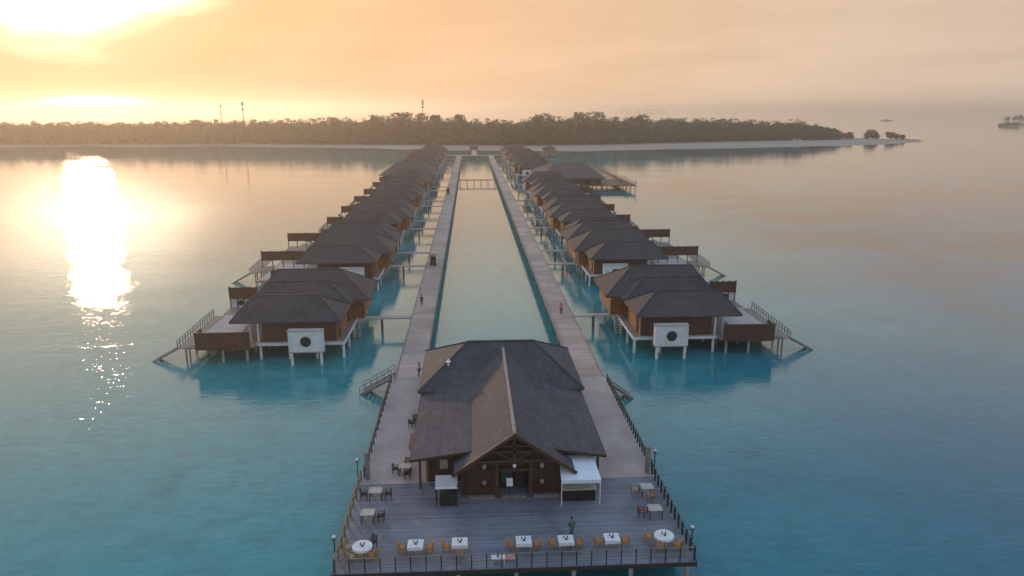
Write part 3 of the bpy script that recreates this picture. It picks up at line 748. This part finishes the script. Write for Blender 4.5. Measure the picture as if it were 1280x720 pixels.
nap_me = MB().box(-.07, .07, -.05, .05, 0, .10).mesh('napkin', M['navy'])
def setup(x, y, kind, where, chairs, rz=0, ware=True):
    place(TP[kind], 'T' + kind, (x, y, D), rz, {'round': 'round table with white cloth ', 'cloth': 'square teak table with white cloth ', 'bare': 'square pale topped table on dark legs '}[kind] + where, 'dining tables on the terrace')
    if kind != 'bare':
        c = bpy.data.objects.new('tablecloth', CLR if kind == 'round' else CLS); COL.objects.link(c); c.location = (x, y, D); c.rotation_euler = (0, 0, rz)
        tag(c, 'white cloth laid on the table ' + where, 'tablecloth', 'white tablecloths')
    if ware:
        g_ = 'tableware ' + where
        for dx, dy, wh in ((-.33, .02, 'left'), (.33, .0, 'right'), (0, .3, 'far'), (0, -.32, 'near')):
            p_ = bpy.data.objects.new('plate', plate_me); COL.objects.link(p_); p_.location = (x + dx, y + dy, D + .778); tag(p_, 'plate at the ' + wh + ' side of table ' + where, 'plate', 'plates on the terrace tables')
        for dx, dy, wh in ((-.13, .1, 'left'), (.12, .12, 'right')):
            p_ = bpy.data.objects.new('glass', glass_me); COL.objects.link(p_); p_.location = (x + dx, y + dy, D + .778); tag(p_, wh + ' of two dark glasses on table ' + where, 'glass', 'glasses on the terrace tables')
        p_ = bpy.data.objects.new('napkin', nap_me); COL.objects.link(p_); p_.location = (x + .02, y - .1, D + .779); tag(p_, 'folded dark napkin on the table ' + where, 'napkin')
    for (dx, dy, ck, side) in chairs:
        a = math.atan2(dy, dx) - math.pi / 2
        place(CP[ck], 'C' + ck, (x + dx, y + dy, D), a, {'orange': 'orange cushioned armchair ', 'dark': 'dark wooden armchair ', 'red': 'dark armchair with red cushion ', 'teak': 'light teak armchair '}[ck] + side + ' the table ' + where, 'chairs around the terrace tables')
LRc = [(-.95, .03, 'orange', 'left of'), (.95, -.03, 'orange', 'right of')]
setup(-10.9, 44.3, 'round', 'in the front left corner', [(-.7, -.75, 'teak', 'front left of'), (.8, -.65, 'orange', 'front right of'), (-1.0, .35, 'teak', 'left of'), (.55, .9, 'dark', 'behind')])
setup(-7.25, 44.35, 'cloth', 'second from left in the front row', LRc)
setup(-4.2, 44.4, 'cloth', 'third from left in the front row', [LRc[0], (.0, -.95, 'teak', 'in front of')])
setup(.25, 44.35, 'cloth', 'fourth from left in the front row', LRc)
setup(3.2, 44.3, 'cloth', 'fifth from left in the front row', LRc)
setup(6.45, 44.35, 'cloth', 'sixth from left in the front row', LRc)
setup(10.2, 44.4, 'round', 'in the front right corner', [(-1.05, .35, 'orange', 'left of'), (-.55, -.85, 'teak', 'front left of'), (.8, -.75, 'orange', 'front right of')])
setup(-10.9, 51.8, 'bare', 'at the left rail, the farther one', [(-.95, 0, 'dark', 'left of'), (.95, 0, 'dark', 'right of')], ware=False)
setup(-11.1, 48.6, 'bare', 'at the left rail, the nearer one', [(.95, 0, 'dark', 'right of')], ware=False)
setup(10.6, 51.2, 'bare', 'at the right rail, the farther one', [(-.95, 0.1, 'teak', 'left of'), (.1, -.9, 'teak', 'in front of')], ware=False)
setup(10.45, 48.0, 'bare', 'at the right rail, the nearer one', [(-1.0, 0.05, 'red', 'left of')], ware=False)
setup(-8.95, 55.7, 'bare', 'on the pale terrace near the restaurant corner', [(-.8, .1, 'dark', 'left of'), (.1, .9, 'dark', 'behind'), (.2, -.8, 'dark', 'in front of')], ware=False)
place(CP['dark'], 'Cdark', (-9.1, 64.8, D + .005), R(150), 'lone dark armchair on the pale terrace left of the side roof', 'chairs around the terrace tables')
place(CP['dark'], 'Cdark', (-8.75, 65.6, D + .005), R(30), 'dark armchair half under the side roof eave', 'chairs around the terrace tables')
t = thing('wooden_bench', (-8.75, 61.2, D), 'narrow long brown bench on the pale terrace beside the eave', 'bench')
MB().box(-.28, .28, -1.3, 1.3, .42, .48).obj('seat', M['goldwood'], t, bevel=.01)
for yy in (-1.1, 1.1):
    for xx in (-.2, .2): MB().box(xx - .04, xx + .04, yy - .04, yy + .04, 0, .42).obj('leg', M['dark'], t)
t = thing('side_table', (-1.55, 43.0, D), 'low white side table at the front rail between the dining tables', 'table')
MB().box(-.5, .45, -.25, .25, .38, .43).obj('tabletop', M['white'], t, bevel=.01)
for xx in (-.42, .38):
    for yy in (-.2, .2): MB().box(xx - .03, xx + .03, yy - .03, yy + .03, 0, .38).obj('leg', M['white'], t)
o = MB().rod((0, 0, 0), (0, 0, .3), .07, .05).rod((0, 0, .3), (0, 0, .5), .03, .03).obj('bottle', M['black'], loc=(-1.6, 43.0, D + .432)); tag(o, 'dark bottle standing on the low white side table', 'bottle')
t = thing('floor_cushion', (-.75, 43.35, D), 'flat pink cushion on the boards right of the low white table', 'cushion')
MB().box(-.35, .35, -.3, .3, 0.0, .16).obj('pad', M['pink'], t, bevel=.05)

# ------------------------------------------------------------ people
def person(x, y, rz, label, shirt, legs, arm='down'):
    t = thing('person', (x, y, D), label, 'person', None, rz)
    def skin_obj(name, verts, edges, rad, m, par, root=0):
        me = bpy.data.meshes.new(name); me.from_pydata(verts, edges, []); o = bpy.data.objects.new(name, me); COL.objects.link(o); me.materials.append(m)
        sk = o.modifiers.new('skin', 'SKIN'); sk.use_smooth_shade = True
        if not me.skin_vertices: 
            bm = bmesh.new(); bm.from_mesh(me); bm.verts.layers.skin.verify(); bm.to_mesh(me); bm.free()
        for i, r_ in enumerate(rad): me.skin_vertices[0].data[i].radius = r_ if isinstance(r_, tuple) else (r_, r_)
        me.skin_vertices[0].data[root].use_root = True
        ss = o.modifiers.new('sub', 'SUBSURF'); ss.levels = 1; ss.render_levels = 2
        o.parent = par; return o
    hx = .30 if arm == 'fwd' else .0
    V = [(0, 0, .95), (0, 0, 1.15), (0, 0, 1.38), (0, 0, 1.50), (0, -.01, 1.60), (0, -.01, 1.72),
         (-.09, 0, .90), (-.10, -.03, .50), (-.10, .02, .08), (-.10, -.14, .04), (.09, 0, .90), (.10, .10, .50), (.11, .14, .09), (.11, .0, .04),
         (-.19, 0, 1.40), (-.25, .02, 1.12), (-.24, -.10 - hx, .90 + hx * .6), (-.23, -.16 - hx, .82 + hx * .7), (.19, 0, 1.40), (.25, .02, 1.12), (.24, -.10 - hx, .90 + hx * .6), (.23, -.16 - hx, .82 + hx * .7)]
    Ed = [(0, 1), (1, 2), (2, 3), (3, 4), (4, 5), (0, 6), (6, 7), (7, 8), (8, 9), (0, 10), (10, 11), (11, 12), (12, 13), (2, 14), (14, 15), (15, 16), (16, 17), (2, 18), (18, 19), (19, 20), (20, 21)]
    Rd = [(.14, .10), (.13, .09), (.15, .10), .055, .09, .085, .085, .06, .04, .035, .085, .06, .04, .035, .055, .042, .032, .04, .055, .042, .032, .04]
    bo = skin_obj('body', V, Ed, Rd, M['skin'], t)
    skin_obj('shirt', [V[0], V[1], V[2], V[14], V[15], V[18], V[19]], [(0, 1), (1, 2), (2, 3), (3, 4), (2, 5), (5, 6)], [(.16, .12), (.15, .115), (.17, .125), .075, .062, .075, .062], M[shirt], t)
    skin_obj('trousers', [(0, 0, .96), V[6], V[7], V[8], V[10], V[11], V[12]], [(0, 1), (1, 2), (2, 3), (0, 4), (4, 5), (5, 6)], [(.155, .12), .10, .078, .062, .10, .078, .062], M[legs], t)
    hh = MB().ball((0, .02, 1.725), .105, .10, 12, 8).obj('hair', M['hair'], t, smooth=True)
    fc = MB()
    for s_ in (-1, 1): fc.ball((s_ * .035, -.092, 1.67), .012, .008, 6, 4)
    fc.obj('eyes', M['hair'], t)
    return t
person(3.75, 45.4, R(20), 'waiter in a teal shirt leaning over a table at the front rail', 'teal', 'teal', 'fwd')
person(10.15, 103.2, R(170), 'person in a pinkish red top walking on the right boardwalk', 'pink', 'navy')
person(-11.0, 109.3, R(10), 'person in dark clothes alone on the left boardwalk', 'navy', 'navy')
person(-9.3, 78.3, R(60), 'person with white top and dark trousers at the rear corner of the restaurant', 'white', 'navy')
def buggy(x, y, label):
    t = thing('golf_cart', (x, y, D), label, 'golf cart', 'golf carts on the boardwalks')
    bd = MB(); bd.prism([(-.6, -1.1), (.6, -1.1), (.62, .7), (.45, 1.15), (-.45, 1.15), (-.62, .7)], .28, .62); bd.box(-.55, .55, .75, 1.05, .62, .95); bd.obj('body', M['cartred'], t, bevel=.05)
    for yy in (-.75, .1): sc_ = MB(); sc_.box(-.5, .5, yy - .22, yy + .22, .62, .78); sc_.box(-.5, .5, yy - .3, yy - .2, .78, 1.2); sc_.obj('seat', M['dark'], t, bevel=.03)
    for xx in (-.52, .52):
        for yy in (-1.0, .85): MB().rod((xx, yy, .6), (xx * .95, yy * .9, 1.85), .025).obj('roof_post', M['black'], t)
        for yy in (-.78, .78): MB().rod((xx - .08, yy, .25), (xx + .08, yy, .25), .25, .25, 16).obj('wheel', M['black'], t)
    MB().box(-.62, .62, -1.15, 1.0, 1.85, 1.92).obj('roof', M['dark'], t, bevel=.03)
    ws = MB(); ws.quad((-.5, .98, .95), (.5, .98, .95), (.48, .85, 1.75), (-.48, .85, 1.75)); ws.obj('windscreen', M['glass'], t)
buggy(-10.7, 139.5, 'dark red golf cart parked on the left boardwalk between the gangways')
buggy(-11.3, 262, 'far dark golf cart on the left boardwalk near the footbridge')

# ------------------------------------------------------------ villas
def villa(kind, sx, loc_y, label):
    far = kind == 'far'; kind = 'long' if far else kind
    """kind 'short' (three roof bays) or 'long' (four bays). Local: x measured from the boardwalk axis, y from the front eave"""
    off = 0 if sx > 0 else 1.5
    CXv = 26 + off
    t = thing('water_villa', (sx * CXv, loc_y, 0), label, 'villa', 'stilt villas in rows beside the boardwalks')
    def fin(mb, name, m, par=None, **k):
        mb.v = [(sx * (x + off - CXv), y, z) for x, y, z in mb.v]
        if sx < 0: mb.f = [q[::-1] for q in mb.f]
        return mb.obj(name, m, par or t, **k)
    L = 22.5 if kind == 'short' else 38.5
    if kind == 'short': bays = [(18.7, 0, 8.3, 4.1, 7.75, 22.4, 31.0), (18.7, 8.0, 16.2, 12.0, 7.8, 22.6, 31.0), (16.6, 10.7, 22.5, 16.5, 8.6, 21.6, 30.9)]
    else: bays = [(18.7, 0, 8.6, 4.2, 7.75, 22.4, 31.0), (16.8, 8.2, 20, 14.2, 8.5, 21.6, 30.8), (16.8, 19.0, 31.0, 25.2, 8.5, 21.6, 30.8), (18.7, 30.2, 38.5, 34.4, 7.75, 22.4, 31.0)]
    E_ = 5.2
    for (x0, ya, yb_, yr, zr, r0, r1) in bays:
        rf = fin(MB().hip(x0, 33.1, ya, yb_, E_, zr, r0, r1, yr), 'roof', M['villa_roof'])
        c_ = MB(); c_.beam((r0, yr, zr + .04), (r1, yr, zr + .04), .22, .1)
        for a in ((x0, ya), (x0, yb_)): c_.beam((a[0], a[1], E_ + .04), (r0, yr, zr + .04), .18, .08)
        for a in ((33.1, ya), (33.1, yb_)): c_.beam((a[0], a[1], E_ + .04), (r1, yr, zr + .04), .18, .08)
        fin(c_, 'ridge_cap', M['villa_roof'], rf)
        if yr > 10: # stepped side block facing the boardwalk
            xw = x0 + 1.0
            sw = fin(MB().box(xw, 19.48, ya + 1.0, yb_ - 1.0, D, 5.0), 'side_block', M['sunlit_wood']) if x0 < 18 else None
    # body: side faces painted sunlit orange, front faces brown
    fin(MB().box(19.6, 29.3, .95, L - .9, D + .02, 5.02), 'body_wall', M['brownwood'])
    fin(MB().box(19.5, 19.6, .9, L - .85, D, 5.05), 'side_wall', M['sunlit_wood'])
    fin(MB().box(19.2, 29.6, .6, .95, D - .3, D + .04), 'floor_beam', M['pile'])
    # side wall openings
    for k in range(3 if kind == 'short' else 5):
        yy = 2.6 + k * 7.0
        w1 = fin(MB().box(19.44, 19.5, yy - .7, yy + .7, D + .1, 4.4), 'window', M['dark']); fin(MB().box(19.41, 19.44, yy - .55, yy + .55, D + .25, 4.25), 'pane', M['glass'], w1)
    # floor slab with white edge
    fin(MB().box(18.6, 29.9, .4, L - .4, D - .22, D - .003), 'floor', M['greywood'])
    eb = MB(); eb.box(18.45, 18.6, .3, L - .3, D - .32, D + .04); eb.box(18.6, 29.9, .25, .4, D - .32, D + .04); fin(eb, 'floor_edge', M['white'])
    for yy in [.5 + i * (L - 1) / (5 if kind == 'short' else 9) for i in range(6 if kind == 'short' else 10)]:
        for xx in (18.7, 22.2, 25.7, 29.5): fin(MB().rod((xx, yy, -1.5), (xx, yy, D - .2), .19, .19, 10), 'stilt', M['white'] if xx < 20 or yy < 1 else M['pile'])
    # slim verandah columns on the outer side
    for yy in (.8, 2.6, 4.4, 10.5, 16.0): fin(MB().box(29.6, 29.85, yy - .12, yy + .12, D, 5.05), 'column', M['white'])
    fin(MB().box(30.7, 30.85, .8, .95, D, 5.05), 'column', M['white'])
    # white bath box with round opening, on its own two legs
    fz0, fz1 = 1.85, 4.6
    bx = MB(); x0, x1 = 20.75, 25.15
    bx.box(x0, x1, -2.35, -1.35, fz0, fz1)
    bb = fin(bx, 'bath_box', M['white'], bevel=.03)
    rm = MB(); rm.box(x0 - .06, x1 + .06, -2.43, -1.3, fz1 + .002, fz1 + .09); fin(rm, 'rim', M['pile'], bb); rm = MB(); rm.box(x0 - .06, x1 + .06, -2.43, -1.3, fz0 - .1, fz0 - .002); fin(rm, 'base_rim', M['pile'], bb)
    fin(MB().box(x0 + .4, x1 - .4, -1.348, .24, D - .2, D), 'bath_floor', M['greywood'], bb)
    fin(MB().rod((22.95, -2.37, 3.2), (22.95, -2.30, 3.2), .66, .66, 30), 'round_screen', M['black'], bb)
    fin(MB().rod((22.95, -2.36, 3.2), (22.95, -2.352, 3.2), .74, .74, 30), 'round_frame', M['pile'], bb)
    for xx in (x0 + .35, x1 - .35): fin(MB().box(xx - .15, xx + .15, -2.3, -2.0, -1.5, fz0 - .1), 'bath_leg', M['white'], bb)
    # outer deck
    xo = 38.6 if kind == 'short' else 37.5 if far else 40.0
    dl = 15.5 if kind == 'short' else 36
    fin(MB().box(29.92, xo, -.8, dl, D - .2, D), 'deck', M['greywood'])
    fin(MB().box(33.4, xo - .3, 0.2, min(dl - .5, 14.0), D + .003, D + .05), 'deck_mat', M['matting'])
    for yy in [-.4 + i * (dl - .2) / (4 if kind == 'short' else 9) for i in range(5 if kind == 'short' else 10)]:
        for xx in (31.0, 34.1, 37.4): fin(MB().rod((xx, yy, -1.5), (xx, yy, D - .2), .17, .17, 8), 'stilt', M['pile'])
    # front privacy panel
    pn = fin(MB().box(30.35, 37.3, -1.05, -.93, D - .35, 4.15), 'privacy_panel', M['panel']); fin(MB().box(30.3, 37.35, -1.09, -.89, 4.15, 4.23), 'rail_cap', M['dark'], pn)
    fin(MB().box(37.18, 37.3, -.925, 1.4, D - .35, 4.15), 'privacy_panel', M['panel'])
    # raised screens with white wall and round opening below
    for (ys, xa, xb) in ([(18.0, 34.6, 38.9)] if kind == 'short' else [(10.2, 33.9, 38.0), (31.0, 34.0, 38.0)] if far else [(10.2, 33.9, 42.0), (31.0, 34.2, 42.0)]):
        sc_ = fin(MB().box(xa, xb, ys, ys + .1, D + 1.5, D + 3.3), 'privacy_screen', M['panel'])
        for xx in [xa + .1 + i * (xb - xa - .2) / 4 for i in range(5)]: fin(MB().box(xx - .08, xx + .08, ys + .1, ys + .26, -1.5, D + 3.45), 'screen_post', M['pile_dark'], sc_)
        if kind == 'short': wb = fin(MB().box(xb - 3.0, xb - .2, ys + .32, ys + .44, D + .1, D + 1.5), 'white_panel', M['white'])
        if kind == 'short': fin(MB().rod((xb - 1.6, ys + .31, D + .8), (xb - 1.6, ys + .25, D + .8), .42, .42, 20), 'round_screen', M['black'], wb)
        fin(MB().box(xa - 1, xb, ys - 3.0 if kind == 'long' else ys - 3, ys + 2.0, D - .2, D - .004), 'platform', M['greywood'])
        for xx in (xa + .5, xb - .5):
            for yy in (ys - 2.6, ys + 1.6): fin(MB().rod((xx, yy, -1.5), (xx, yy, D - .2), .13, .13, 8), 'stilt', M['pile_dark'])
    # descending side path with railing then flight of steps into the water
    ys0, ys1 = ((14.0, 1.4) if kind == 'short' else (19, 8.5)); xp = xo + .12 if kind == 'short' else 38.2 if far else 42.2
    z0_, z1_ = D, D - .35
    pth = MB(); pth.beam((xp + .65, ys0, z0_ - .08), (xp + .65, ys1 - 1.3, z1_ - .08), 1.25, .12); fin(pth, 'side_path', M['grate'])
    rl = MB()
    for zz in (1.0, .52): rl.beam((xp + 1.3, ys0, z0_ + zz), (xp + 1.3, ys1 - 1.2, z1_ + zz), .07, .07)
    n = 16
    for i in range(n):
        f_ = i / (n - 1); yy = ys0 + (ys1 - 1.2 - ys0) * f_; rl.box(xp + 1.26, xp + 1.35, yy - .045, yy + .045, z0_ + (z1_ - z0_) * f_ - .1, z0_ + (z1_ - z0_) * f_ + 1.05)
    fin(rl, 'railing', M['greywood'])
    for yy in (ys1, ys1 - 1.2, (ys0 + ys1) / 2):
        fin(MB().rod((xp + .3, yy, -1.5), (xp + .3, yy, D - .3), .1, .1, 8), 'stilt', M['pile_dark'])
    st = MB(); x_s = xp + 1.3
    for i in range(10): st.box(x_s + i * .38, x_s + i * .38 + .32, ys1 - 1.2, ys1, z1_ - (i + 1) * .2, z1_ - (i + 1) * .2 + .05)
    for yy in (ys1 - 1.24, ys1 + .04): st.beam((x_s, yy, z1_ - .1), (x_s + 3.9, yy, z1_ - 2.2), .09, .26)
    fin(st, 'water_stairs', M['greywood'])
    # gangway to the boardwalk
    for gy in ([11.9] if kind == 'short' else [11.1, 24.4]):
        gw = fin(MB().box(11.95 if sx > 0 else 10.65, 18.4, gy - .6, gy + .6, D - .2, D - .01), 'gangway', M['pave'])
        for xx in (15.0,):
            for yy in (gy - .4, gy + .4): fin(MB().rod((xx, yy, -1.5), (xx, yy, D - .2), .13, .13, 8), 'gangway_pile', M['pile_dark'], gw)
        fin(MB().box(17.6, 18.58, gy - 1.5, gy + 1.5, D - .2, D - .005), 'landing', M['pave'])
        # small landing canopy posts and sloping rail, pale painted
        for xx in (17.7, 18.5): fin(MB().box(xx - .07, xx + .07, gy + 1.3, gy + 1.45, D - .2, 3.4), 'landing_post', M['white'])
        dr = fin(MB().box(17.52, 17.6, gy - .5, gy + .5, D, 4.3), 'door', M['dark']); 
    # short pale steps beside the landing
    ps = MB()
    for k in range(6): ps.box(17.7, 18.4, 9.6 - k * .3, 9.85 - k * .3, D - .25 - k * .3, D - .2 - k * .3)
    ps.beam((17.66, 9.9, D - .2), (17.66, 7.9, .4), .06, .18); ps.beam((18.44, 9.9, D - .2), (18.44, 7.9, .4), .06, .18)
    fin(ps, 'service_stairs', M['pile'])
    return t
ORD = ['nearest', 'second', 'third', 'fourth', 'fifth', 'sixth', 'seventh', 'eighth', 'ninth']
protos = {}
def put_villa(kind, sx, y, label):
    k = (kind, sx)
    if k not in protos: protos[k] = villa(kind, sx, y, label)
    else: dup(protos[k], (protos[k].location.x, y, 0), label=label)
rows_r = [('short', 91.0), ('long', 128.5), ('far', 172.8), ('far', 217.1), ('short', 260.0), ('far', 335), ('far', 379), ('far', 423), ('far', 467)]
rows_l = [('short', 91.3), ('long', 128.0), ('far', 172.8), ('far', 217.1), ('far', 261.0), ('far', 341), ('far', 385), ('far', 429), ('short', 473)]
for i, (k, y) in enumerate(rows_r): put_villa(k, 1, y, ORD[i] + ' stilt villa from the camera in the right row')
for i, (k, y) in enumerate(rows_l): put_villa(k, -1, y, ORD[i] + ' stilt villa from the camera in the left row')

def big_house(x0, x1, y0, y1, ridge, z, label, terr=None):
    cx_ = (x0 + x1) / 2; t = thing('stilt_pavilion', (cx_, y0, 0), label, 'pavilion')
    f = lambda mb: (setattr(mb, 'v', [(x - cx_, y - y0, zz) for x, y, zz in mb.v]), mb)[1]
    f(MB().box(x0 + 1.5, x1 - 1.5, y0 + 1.5, y1 - 1.5, D, 5.1)).obj('wall', M['brownwood'], t)
    f(MB().hip(x0, x1, y0, y1, 5.2, z, ridge[0], ridge[1], ridge[2], .2)).obj('roof', M['villa_roof'], t)
    f(MB().box(x0 + .5, x1 - .5, y0 + .5, y1 - .5, D - .25, D - .01)).obj('floor', M['greywood'], t)
    for i in range(7):
        xx = x0 + 1 + i * (x1 - x0 - 2) / 6
        for yy in (y0 + 1, y1 - 1): f(MB().rod((xx, yy, -1.5), (xx, yy, D - .2), .2, .2, 8)).obj('stilt', M['pile_dark'], t)
    for i in range(6):
        xx = x0 + 3 + i * (x1 - x0 - 6) / 5; f(MB().box(xx - .9, xx + .9, y0 + 1.42, y0 + 1.5, D + .6, 4.4)).obj('window', M['glass'], t)
    if terr:
        a, b_, c, d = terr
        f(MB().box(a, b_, c, d, D - .25, D)).obj('terrace', M['beam'], t)
        r_ = MB()
        for p0, p1 in (((b_ - .1, c), (b_ - .1, d)), ((a, d - .1), (b_, d - .1))):
            for zz in (.55, 1.1): r_.beam((p0[0], p0[1], D + zz), (p1[0], p1[1], D + zz), .12, .12)
            for k in range(9):
                q = k / 8; X = p0[0] + (p1[0] - p0[0]) * q; Y = p0[1] + (p1[1] - p0[1]) * q; r_.box(X - .08, X + .08, Y - .08, Y + .08, D, D + 1.2)
        f(r_).obj('railing', M['goldwood'], t)
        for X in (a + 1, b_ - 1):
            for Y in (c + 1, (c + d) / 2, d - 1): f(MB().rod((X, Y, -1.5), (X, Y, D - .2), .2, .2, 8)).obj('stilt', M['pile_dark'], t)
big_house(24, 50.5, 285, 327, (33, 45.5, 312), 9.6, 'largest far pavilion in the right row with a railed terrace over the water', (50.3, 60, 286, 312))
big_jetty = thing('jetty', (61.5, 285, 0), 'long narrow railed jetty outside the largest far pavilion of the right row', 'jetty')
MB().box(-1.4, 1.4, 0, 84, D - .2, D + .05).obj('deck', M['beam'], big_jetty)
MB().box(-14, -1.402, 68, 70, D - .2, D + .03).obj('link_deck', M['beam'], big_jetty)
r_ = MB()
for zz in (.6, 1.15): r_.beam((1.3, 0, D + zz), (1.3, 84, D + zz), .12, .12)
for k in range(22): r_.box(1.22, 1.38, k * 4 - .08, k * 4 + .08, D, D + (1.25 if k % 5 else 2.4))
r_.obj('railing', M['goldwood'], big_jetty)
for k in range(12):
    for xx in (-1.1, 1.1): put('pile', PMd, big_jetty, (xx, 1 + k * 7.4, .2))
big_house(-41, -18, 302, 336, (-34, -25, 318), 9.8, 'large steep roofed pavilion in the left row, farther than the footbridge')
